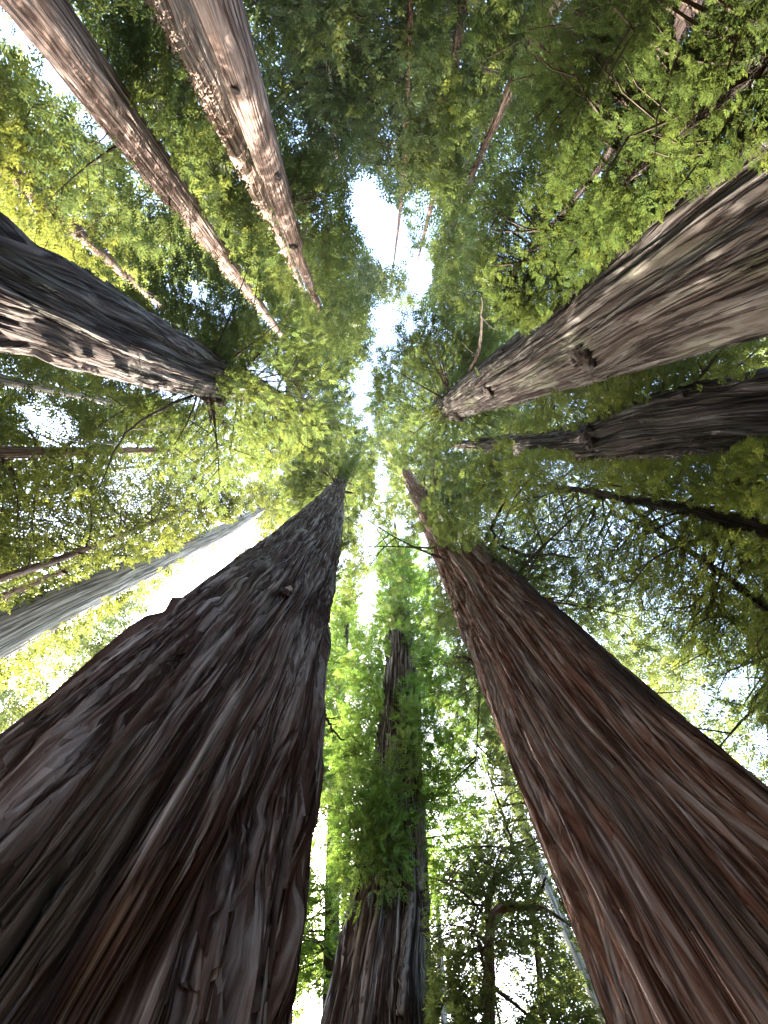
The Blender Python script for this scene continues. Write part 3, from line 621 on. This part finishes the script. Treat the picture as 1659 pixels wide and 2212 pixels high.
# openings of the canopy as they stand over the viewer: direction, extent, and how much foliage remains
GAPS = [(830, 500, 62, 105, -20, 0), (905, 475, 48, 72, 0, .05), (790, 440, 45, 80, 0, 0), (903, 590, 38, 68, 0, 0), (862, 690, 24, 70, 0, .12), (845, 775, 25, 50, 0, .3), (765, 860, 45, 60, 0, .45),
        (40, 75, 70, 38, 50, .08), (120, 175, 75, 32, 50, .08), (205, 265, 70, 30, 52, .1), (320, 420, 70, 32, 52, .22), (430, 625, 32, 30, 0, .04),
        (390, 848, 85, 24, 10, .08), (270, 830, 55, 18, 10, .12), (100, 915, 75, 48, 20, .04), (165, 970, 45, 22, 0, .3), (582, 815, 48, 24, 35, .06),
        (420, 1250, 155, 42, -38, 0), (525, 1165, 50, 32, -40, 0), (320, 1335, 60, 32, -35, .08), (250, 1050, 270, 130, 0, .5), (490, 1040, 60, 60, 0, .45),
        (822, 1030, 15, 58, 0, .04), (795, 1165, 24, 62, 0, .03), (795, 1290, 24, 72, 10, .04), (865, 1140, 18, 24, 0, .08), (925, 1165, 22, 24, 0, .08), (908, 1205, 22, 32, 0, .25),
        (690, 1830, 22, 115, 0, .02), (685, 1990, 25, 60, 0, .25), (665, 2190, 34, 70, 0, .06), (1075, 1700, 40, 95, -25, .22), (1110, 2140, 52, 95, 0, .04), (1200, 2050, 75, 75, 0, .4),
        (1150, 1890, 42, 52, 0, .3), (1120, 1930, 200, 330, 0, .5), (1380, 1270, 260, 170, 20, .62), (1000, 1700, 22, 22, 0, .08), (1250, 1372, 80, 24, 40, .04), (1560, 1560, 120, 130, 0, .45), (1595, 1480, 55, 42, 0, .08), (1645, 1640, 55, 85, 0, .15),
        (615, 190, 26, 150, -12, .35), (640, 285, 26, 42, 0, .25), (705, 450, 42, 52, 0, .45), (130, 1430, 62, 32, 0, .25), (30, 1480, 62, 62, 0, .45),
        (835, 60, 32, 52, 0, .35), (832, 300, 22, 62, 0, .45), (1540, 300, 32, 32, 0, .5), (480, 660, 28, 42, 0, .3), (250, 330, 60, 90, 0, .7), (560, 60, 50, 60, 0, .6)]
for (a, b, c, d, e, v) in GAPS:
    q = ell(a, b, c, d, e); k = np.clip((q - 0.6) / 0.9, 0, 1)
    TGT = np.minimum(TGT, 2.5 * (v + (1 - v) * k))
_n1 = VNoise(400, 400, 901)(GX / 95.0 + 20, GY / 95.0 + 20); _n2 = VNoise(400, 400, 902)(GX / 42.0 + 20, GY / 42.0 + 20)
TGT = TGT * np.clip(1.12 + 0.6 * _n1 + 0.4 * _n2, 0.45, 1.8)      # foliage hangs in clumps
COV = np.zeros((GH, GW)); ZB = np.full((GH, GW), 1e3)
for (x, y, z, r) in TRUNK_SAMPLES:
    P = np.array([[x, y, z]]); px, py, rg, zz = project(P)
    if px[0] > 9e5 or z < 2.5: continue
    w = r * FPX / zz[0] * 0.92
    if w < 6: continue
    i0, i1 = int((px[0] - w - GX0) / CELL), int((px[0] + w - GX0) / CELL) + 1
    j0, j1 = int((py[0] - w - GY0) / CELL), int((py[0] + w - GY0) / CELL) + 1
    if i1 < 0 or j1 < 0 or i0 >= GW or j0 >= GH: continue
    sl_ = (slice(max(j0, 0), min(j1, GH)), slice(max(i0, 0), min(i1, GW)))
    m = (GX[sl_] - px[0]) ** 2 + (GY[sl_] - py[0]) ** 2 < (w + 2) ** 2
    ZB[sl_] = np.where(m, np.minimum(ZB[sl_], rg[0]), ZB[sl_])
FRONT = np.zeros((GH, GW), bool)         # where twigs do hang in front of a trunk
for (a, b, c, d, e) in [(580, 848, 82, 46, 35), (1085, 962, 22, 22, 0), (980, 1110, 60, 80, -20), (858, 1270, 60, 90, 0), (845, 1190, 60, 80, 0), (500, 825, 40, 40, 0), (1560, 360, 100, 26, -40),
                        (900, 940, 80, 70, 0), (1650, 300, 50, 70, 0), (1180, 985, 60, 14, 0), (1380, 1005, 220, 14, 0), (1330, 1440, 200, 18, 42), (735, 1020, 40, 25, 0),
                        (1150, 90, 60, 150, 0), (1400, 200, 80, 150, 0), (350, 1180, 90, 14, -24), (1630, 990, 60, 40, 0), (60, 430, 120, 120, 0), (960, 300, 60, 160, 0), (725, 1800, 40, 500, 0), (1100, 1700, 80, 300, 0), (180, 970, 80, 60, 0)]:
    FRONT |= ell(a, b, c, d, e) < 1

def spray_template(k, g, broad=1.0, long=0.44):
    """a flat feathered spray: k pairs of leaflets and a tip, each one folded quad"""
    V = []
    def leaf(x0, y0, ang, ln, wd):
        dx, dy = math.cos(ang), math.sin(ang)
        z0 = -0.16 * x0 * x0
        shape = ((0, 0, 0), (0.45, wd, 0.03), (1, 0, -0.05), (0.45, -wd, 0.03)) if k == 6 else ((0.12, wd * 0.95, 0), (1, 0, -0.05), (0.12, -wd * 0.95, 0.04))
        for (a, b, zz) in shape:
            V.append((x0 + dx * ln * a - dy * ln * b, y0 + dy * ln * a + dx * ln * b, z0 + zz * ln))
    for i in range(k):
        t = 0.06 + 0.8 * i / k
        for s in (-1, 1):
            leaf(t + g.uniform(-0.03, 0.03), 0, s * g.uniform(0.75, 1.1), long * (1 - 0.5 * t) * g.uniform(0.8, 1.2), 0.23 * broad)
    leaf(0.78, 0, g.uniform(-0.15, 0.15), 0.34, 0.23 * broad)
    return np.array(V)
_tg = np.random.default_rng(5)
TPL = {6: [spray_template(6, _tg, 0.62, 0.40) for _ in range(5)], 4: [spray_template(4, _tg) for _ in range(5)], 3: [spray_template(3, _tg, 1.25) for _ in range(5)], 2: [spray_template(2, _tg, 1.5) for _ in range(5)]}
def unit(v):
    return v / (np.linalg.norm(v, axis=-1, keepdims=True) + 1e-9)
TOTAL = [0]
class Foliage:
    def __init__(s): s.V = []; s.C = []; s.W = []; s.WF = []; s.nw = 0
    def sprays(s, P, D, U, S, C, k, g):
        m = len(P)
        if not m: return
        D = unit(D); U = unit(U - (U * D).sum(1, keepdims=True) * D); N = np.cross(U, D)
        t = TPL[k][g.integers(5)]
        q = P[:, None, :] + S[:, None, None] * (t[None, :, 0:1] * D[:, None, :] + t[None, :, 1:2] * N[:, None, :] + t[None, :, 2:3] * U[:, None, :])
        vl = 4 if k == 6 else 3
        lv = np.repeat(g.uniform(0.86, 1.15, (m, t.shape[0] // vl)), vl, axis=1)
        s.V.append(q.reshape(-1, 3)); s.C.append((C[:, None, :] * lv[..., None]).reshape(-1, 3)); s.vl = vl
    def wood(s, pts, r0, r1):
        V, F = tube(pts, np.linspace(r0, r1, len(pts)), 4, 1, 0.0)
        s.W.append(V); s.WF.append(F + s.nw); s.nw += len(V)
    def build(s, name, parent, label=None):
        if not s.V: return None
        V = np.concatenate(s.V); C = np.concatenate(s.C); n = len(V)
        F = [np.arange(n).reshape(-1, s.vl)]; mi = [np.zeros(n // s.vl, int)]
        if s.W:
            W = np.concatenate(s.W); WF = np.concatenate(s.WF) + n
            V = np.concatenate([V, W]); C = np.concatenate([C, np.full((len(W), 3), 0.05)]); F.append(WF); mi.append(np.ones(len(WF), int))
        C4 = np.concatenate([np.clip(C, 0, 1), np.ones((len(C), 1))], 1)
        TOTAL[0] += sum(len(f) * (f.shape[1] - 2) for f in F)
        o = mesh_obj(name, V, F, [LEAF, TWIG], parent, False, {'leaf_col': ('FLOAT_COLOR', C4)}, mat_idx=np.concatenate(mi))
        if label: o['label'] = label
        return o
def cells(P):
    px, py, rg, zz = project(P)
    i = ((px - GX0) / CELL); j = ((py - GY0) / CELL)
    ok = (i >= 0) & (i < GW) & (j >= 0) & (j < GH)
    return np.clip(i, 0, GW - 1).astype(int), np.clip(j, 0, GH - 1).astype(int), rg, zz, ok
def grow(key, n, h0, h1, r0, r1, col, yellow=(0.115, 0.120, 0.024), ymix=0.15, size=0.0205, smin=0.2, smax=1.6, rise=0.05, droop=0.28, az=None, azs=3.2, cap=1.0, k=4, wild=0.35, inner=0.2, seed=None, dens=1.0, clump=1.0):
    """limbs with flat needle sprays round the stem: h0..h1 crown heights, r0/r1 limb length at its foot / top"""
    ax = AX[key]; g = np.random.default_rng(hash_seed(key) if seed is None else seed); f = Foliage()
    col = np.array(col); yel = np.array(yellow)
    for i in range(n):
        t = g.random(); h = h0 + (h1 - h0) * t
        b = ax.p(min(h, ax.top - 0.2)); a = g.uniform(-math.pi, math.pi) if az is None else az + g.uniform(-azs, azs)
        L = (r0 + (r1 - r0) * t) * g.uniform(0.5, 1.1)
        d = np.array([math.sin(a), math.cos(a), 0.0]); side = np.array([d[1], -d[0], 0.0])
        rs = rise + g.normal(0, 0.12); dr = droop * g.uniform(0.5, 1.5); bend = g.normal(0, 0.22)
        def pos(u):
            u = np.asarray(u)[..., None]
            return b + d * L * u + side * L * bend * u * u + np.array([0, 0, 1.0]) * L * (rs * u - dr * u * u)
        mid = pos(0.65)
        ci, cj, rg, zz, ok = cells(mid[None]);
        if not ok[0]: continue
        S0 = float(np.clip(rg[0] * size, smin, smax))
        m = int(np.clip(dens * 6.5 * (L / S0) * min(2.2, max(0.6, L / (S0 * 4))), 8, 600))
        u = inner + (1 - inner) * g.random(m) ** 0.8
        wlat = (0.16 + 0.34 * np.sin(np.pi * np.clip((u - inner) / (1 - inner) * 0.85 + 0.1, 0, 1))) * L
        # twigs: lateral groups so sprays line up into fingers
        nt_ = max(3, int(L / (S0 * 1.4))); lane = g.integers(-nt_, nt_ + 1, m); lat = lane / nt_
        u2 = np.clip(u - 0.25 * np.abs(lat), 0.03, 1.05)
        P = pos(u2) + side * (lat * wlat)[:, None] + np.array([0, 0, 1.0]) * (-(lat ** 2) * wlat * 0.35 + g.normal(0, 0.05 * L * clump, m))[:, None] + g.normal(0, 0.10 * S0, (m, 3))
        D = d[None] * (0.9 - 0.25 * np.abs(lat))[:, None] + side[None] * (np.sign(lat) * 0.8 + g.normal(0, 0.4, m))[:, None] + np.array([0, 0, 1.0]) * g.normal(-0.22, 0.25, m)[:, None]
        U = np.array([0, 0, 1.0])[None] + g.normal(0, wild, (m, 3))
        S = S0 * g.uniform(0.65, 1.3, m)
        ci, cj, rg, zz, ok = cells(P + unit(D) * S[:, None] * 0.5)
        zb = ZB[cj, ci]; fr = FRONT[cj, ci]
        front = rg < zb + 0.3
        ok &= ~((zb < 900) & front & ~fr) & ~((zb < 900) & ~front & (g.random(m) > 0.12))
        ok &= COV[cj, ci] < TGT[cj, ci] * cap * g.uniform(0.75, 1.25, m)
        ok &= ~((TGT[cj, ci] < 0.25) & (g.random(m) > 0.25))
        if ok.sum() < 0.12 * m: continue
        P, D, U, S = P[ok], D[ok], U[ok], S[ok]
        cv = np.maximum(np.abs((unit(U) * unit(P - CAM)).sum(1)), 0.15)
        np.add.at(COV, (cj[ok], ci[ok]), 0.17 * cv * (S * FPX / zz[ok]) ** 2 / CELL ** 2)
        mixy = np.clip(g.normal(ymix * 0.8, 0.13), 0, 1)
        c = (col * (1 - mixy) + yel * mixy) * g.uniform(0.75, 1.25)
        C = c[None] * g.uniform(0.8, 1.25, (len(P), 1))
        f.sprays(P, D, U, S, C, k, g)
        def clear(W):
            wi, wj, wr, _, wo = cells(np.asarray(W))
            return wo.all() and not ((ZB[wj, wi] < 900) & (wr < ZB[wj, wi] - 0.6) & ~FRONT[wj, wi]).any() and (TGT[wj, wi] > 0.5).mean() > 0.6
        lo = max(0.0, min(0.9, float(u2[ok].min()) - 0.2)) if ok.mean() < 0.5 else 0.0
        W = pos(np.linspace(lo, 0.95, 7))
        if ok.mean() > 0.25 and clear(W):
            f.wood(W, (0.012 * L + 0.012) * (1 - 0.7 * lo), 0.006)
            for q in range(min(4, nt_)):
                u0 = g.uniform(max(0.3, lo), 0.9); sg = g.choice([-1, 1]); w_ = 0.4 * L * math.sin(math.pi * u0)
                A0 = pos(u0); W = np.array([A0, A0 + d * 0.12 * L + side * sg * w_ * 0.5, A0 + d * 0.2 * L + side * sg * w_ - np.array([0, 0, 0.12 * w_])])
                if clear(W): f.wood(W, 0.004 * L + 0.006, 0.004)
    return f
GREEN = (0.055, 0.080, 0.032); DEEP = (0.047, 0.071, 0.032); VIVID = (0.108, 0.190, 0.046); OLIVE = (0.072, 0.092, 0.032); BLUEG = (0.052, 0.076, 0.046)
TUFTS = [(800, 1720, 1.1, 11.7), (785, 1790, 1.2, 11.9), (832, 1760, 1.0, 11.5), (800, 1860, 1.1, 11.7), (842, 1840, 0.85, 11.5), (846, 1690, 0.7, 11.6), 
         (888, 1500, 0.9, 11.9), (896, 1560, 1.0, 11.7), (925, 1590, 1.0, 12.0), (960, 1560, 0.9, 12.6), (882, 1625, 0.8, 11.7), (985, 1480, 1.0, 13.0), (1010, 1540, 1.1, 13.0), (1020, 1605, 1.0, 12.8), (960, 1640, 0.9, 12.5),
         (860, 1330, 0.9, 12.0), (900, 1380, 0.9, 12.2), (930, 1350, 1.0, 12.6), (840, 1270, 0.9, 12.0), (880, 1250, 0.9, 12.0), (960, 1400, 0.9, 12.8), (850, 1190, 0.8, 12.2), (822, 1400, 0.55, 12.4), (805, 1480, 0.6, 12.5), (788, 1580, 0.6, 12.4),
         (935, 1700, 0.8, 12.4), (945, 1790, 0.9, 12.6), (768, 1650, 0.75, 12.3), (940, 1450, 0.8, 12.5), (985, 1690, 0.9, 13.2), (760, 1730, 0.8, 12.2)]
def tufts(spots, col, seed):
    """bushy sprouts growing straight out of the old bark"""
    g = np.random.default_rng(seed); f = Foliage()
    for (px, py, r, dist) in spots:
        c = at(px, py, dist); m = int(230 * r * r)
        d = unit(g.normal(0, 1, (m, 3)) + np.array([0, -0.25, 0.25])); rr = r * g.random(m) ** 0.45
        P = c + d * (rr[:, None]) * np.array([0.9, 0.75, 1.25]); S = g.uniform(0.24, 0.46, m)
        D = d + g.normal(0, 0.45, (m, 3)) + np.array([0, -0.1, -0.15]); U = g.normal(0, 0.8, (m, 3)) + np.array([0, -0.5, 0.8])
        ci, cj, rg, zz, ok = cells(P)
        np.add.at(COV, (cj[ok], ci[ok]), 0.12 * (S[ok] * FPX / zz[ok]) ** 2 / CELL ** 2)
        k = np.array(col) * g.uniform(0.8, 1.2) * np.array([g.uniform(0.9, 1.25), 1, 1])
        f.sprays(P, D, U, S, k[None] * g.uniform(0.8, 1.25, (m, 1)), 4, g)
    return f
CROWNS = [
    # key, tries, h0, h1, r0, r1, colour, options
    ('L', 520, 6, 17.5, 3.6, 2.0, (0.046, 0.070, 0.026), dict(k=6, size=0.0185, smin=0.16, ymix=0.12, droop=0.35)),
    ('M', 480, 6, 26, 3.6, 2.4, (0.100, 0.130, 0.034), dict(k=6, size=0.021, smin=0.16, ymix=0.3, droop=0.3)),
    ('N', 300, 5, 20, 3.6, 2.2, (0.082, 0.115, 0.038), dict(k=6, size=0.021, smin=0.16, ymix=0.1, droop=0.4)),
    ('C', 500, 11.5, 46, 3.4, 3.4, VIVID, dict(size=0.021, smin=0.2, ymix=0.12, wild=0.7, droop=0.1, rise=0.15, inner=0.38)),
    ('B', 800, 14, 84, 6.0, 6.5, GREEN, dict(ymix=0.12)),
    ('D', 650, 36, 82, 8.0, 6.5, GREEN, dict(ymix=0.1)),
    ('E', 500, 14, 72, 6.5, 6.5, OLIVE, dict(ymix=0.22)),
    ('F', 600, 20, 76, 6.0, 6.0, GREEN, dict(ymix=0.15)),
    ('A', 700, 42, 80, 7.5, 6.5, GREEN, dict(ymix=0.08)),
    ('R', 500, 10, 50, 2.6, 3.0, VIVID, dict(ymix=0.25, wild=0.5)),
    ('O', 120, 4.5, 9, 2.8, 2.4, (0.078, 0.105, 0.040), dict(ymix=0.1)),
    ('P', 140, 5, 16, 3.0, 2.5, (0.078, 0.105, 0.040), dict(ymix=0.1)),
    ('J3', 200, 15, 42, 4.5, 4.0, OLIVE, dict(k=3, ymix=0.3)),
    ('J1', 220, 15, 50, 5, 4, OLIVE, dict(k=3, ymix=0.3)),
    ('J7', 220, 18, 55, 5, 4, BLUEG, dict(k=3, ymix=0.25)),
    ('H2', 340, 30, 69, 5, 7, DEEP, dict(k=3, ymix=0.2)),
    ('G', 300, 22, 74, 5, 5, DEEP, dict(k=3, ymix=0.25)),
    ('I', 240, 32, 70, 5, 4, OLIVE, dict(k=3, ymix=0.35)),
    ('K2', 300, 16, 54, 5, 5, GREEN, dict(k=3, ymix=0.1)),
    ('K1', 320, 20, 60, 5, 6, GREEN, dict(k=3, ymix=0.15)),
    ('K4', 300, 20, 64, 4.5, 5, BLUEG, dict(k=3, ymix=0.2)),
    ('K3', 260, 22, 64, 5, 5, GREEN, dict(k=3, ymix=0.4)),
    ('J8', 300, 20, 62, 4.5, 5, BLUEG, dict(k=3, ymix=0.15)),
    ('H1', 300, 19, 70, 5, 5, DEEP, dict(k=3, ymix=0.2)),
    ('J2', 200, 14, 50, 5, 4, OLIVE, dict(k=3, ymix=0.3)),
    ('J4', 200, 14, 50, 5, 4, OLIVE, dict(k=3, ymix=0.35)),
    ('J5', 260, 18, 60, 6, 5, OLIVE, dict(k=3, ymix=0.4)),
    ('Q', 400, 10, 45, 4, 3.5, (0.078, 0.105, 0.040), dict(k=3, ymix=0.2)),
    ('T', 400, 10, 48, 4, 3.5, (0.078, 0.105, 0.040), dict(k=3, ymix=0.2)),
]
for (key, n, h0, h1, r0, r1, col, kw) in CROWNS:
    if key == 'C':
        f0 = tufts(TUFTS, VIVID, 31)
    f = grow(key, n, h0, h1, r0, r1, col, **kw)
    if key == 'C':
        f.V += f0.V; f.C += f0.C
    o = f.build('crown', TREE[key])
    print('crown', key, TOTAL[0])

# ------------------------------------------------------------------ the far wood that closes the view
def far_wood():
    g = np.random.default_rng(99); f = Foliage()
    for i in range(9000):
        a = g.uniform(-math.pi, math.pi); d = g.uniform(30, 60); h = g.uniform(6, 62) * (0.6 + 0.4 * g.random())
        c = np.array([d * math.sin(a), d * math.cos(a), h]); r = g.uniform(1.2, 2.6)
        m = 34
        P = c + g.normal(0, 1, (m, 3)) * np.array([r, r, r * 0.45]) * 0.6
        ci, cj, rg, zz, ok = cells(P); S = np.clip(rg * 0.0215, 0.8, 1.5) * g.uniform(0.7, 1.3, m)
        ok &= (ZB[cj, ci] > 900) & (COV[cj, ci] < TGT[cj, ci] * 0.85 * g.uniform(0.7, 1.3, m)) & (TGT[cj, ci] > 0.3)
        if ok.sum() < 4: continue
        np.add.at(COV, (cj[ok], ci[ok]), 0.13 * (S[ok] * FPX / zz[ok]) ** 2 / CELL ** 2)
        P, S = P[ok], S[ok]; n = len(P)
        D = g.normal(0, 1, (n, 3)); D[:, 2] *= 0.3; U = np.array([0, 0, 1.0]) + g.normal(0, 0.5, (n, 3))
        mixy = np.clip(g.normal(0.25, 0.2), 0, 1)
        cc = (np.array(BLUEG) * (1 - mixy) + np.array((0.11, 0.12, 0.02)) * mixy) * g.uniform(0.7, 1.3)
        f.sprays(P, D, U, S, cc[None] * g.uniform(0.8, 1.2, (n, 1)), 3, g)
    o = f.build('far_canopy', None); o['kind'] = 'stuff'; o['label'] = 'hazy far canopy foliage filling gaps between the trees'
    # unseen wood added out of frame to shade the trunks from the low sky
    f = Foliage()
    for i in range(7500):
        a = g.uniform(-math.pi, math.pi); d = g.uniform(20, 60); h = g.uniform(0, 1) ** 1.3 * min(30, 0.44 * d + 2)
        if d < 32 and h < 8: continue
        c = np.array([d * math.sin(a), d * math.cos(a), h]); m = 7
        P = c + g.normal(0, 1, (m, 3)) * 1.6
        ci, cj, rg, zz, ok = cells(P)
        if (ok & ((ZB[cj, ci] > 900) | (rg < ZB[cj, ci] + 6))).any(): continue
        D = g.normal(0, 1, (m, 3)); D[:, 2] *= 0.5; U = np.array([0, 0, 1.0]) + g.normal(0, 0.9, (m, 3))
        f.sprays(P, D, U, g.uniform(2.2, 3.6, m), np.array(DEEP)[None] * g.uniform(0.8, 1.2, (m, 1)), 2, g)
    o = f.build('unseen_shade_forest', None); o['kind'] = 'stuff'; o['label'] = 'unseen forest added all round to block the low sky'
far_wood()
print('foliage tris', TOTAL[0], 'all tris', sum(len(o.data.loops) - 2 * len(o.data.polygons) for o in SC.objects if o.type == 'MESH'))
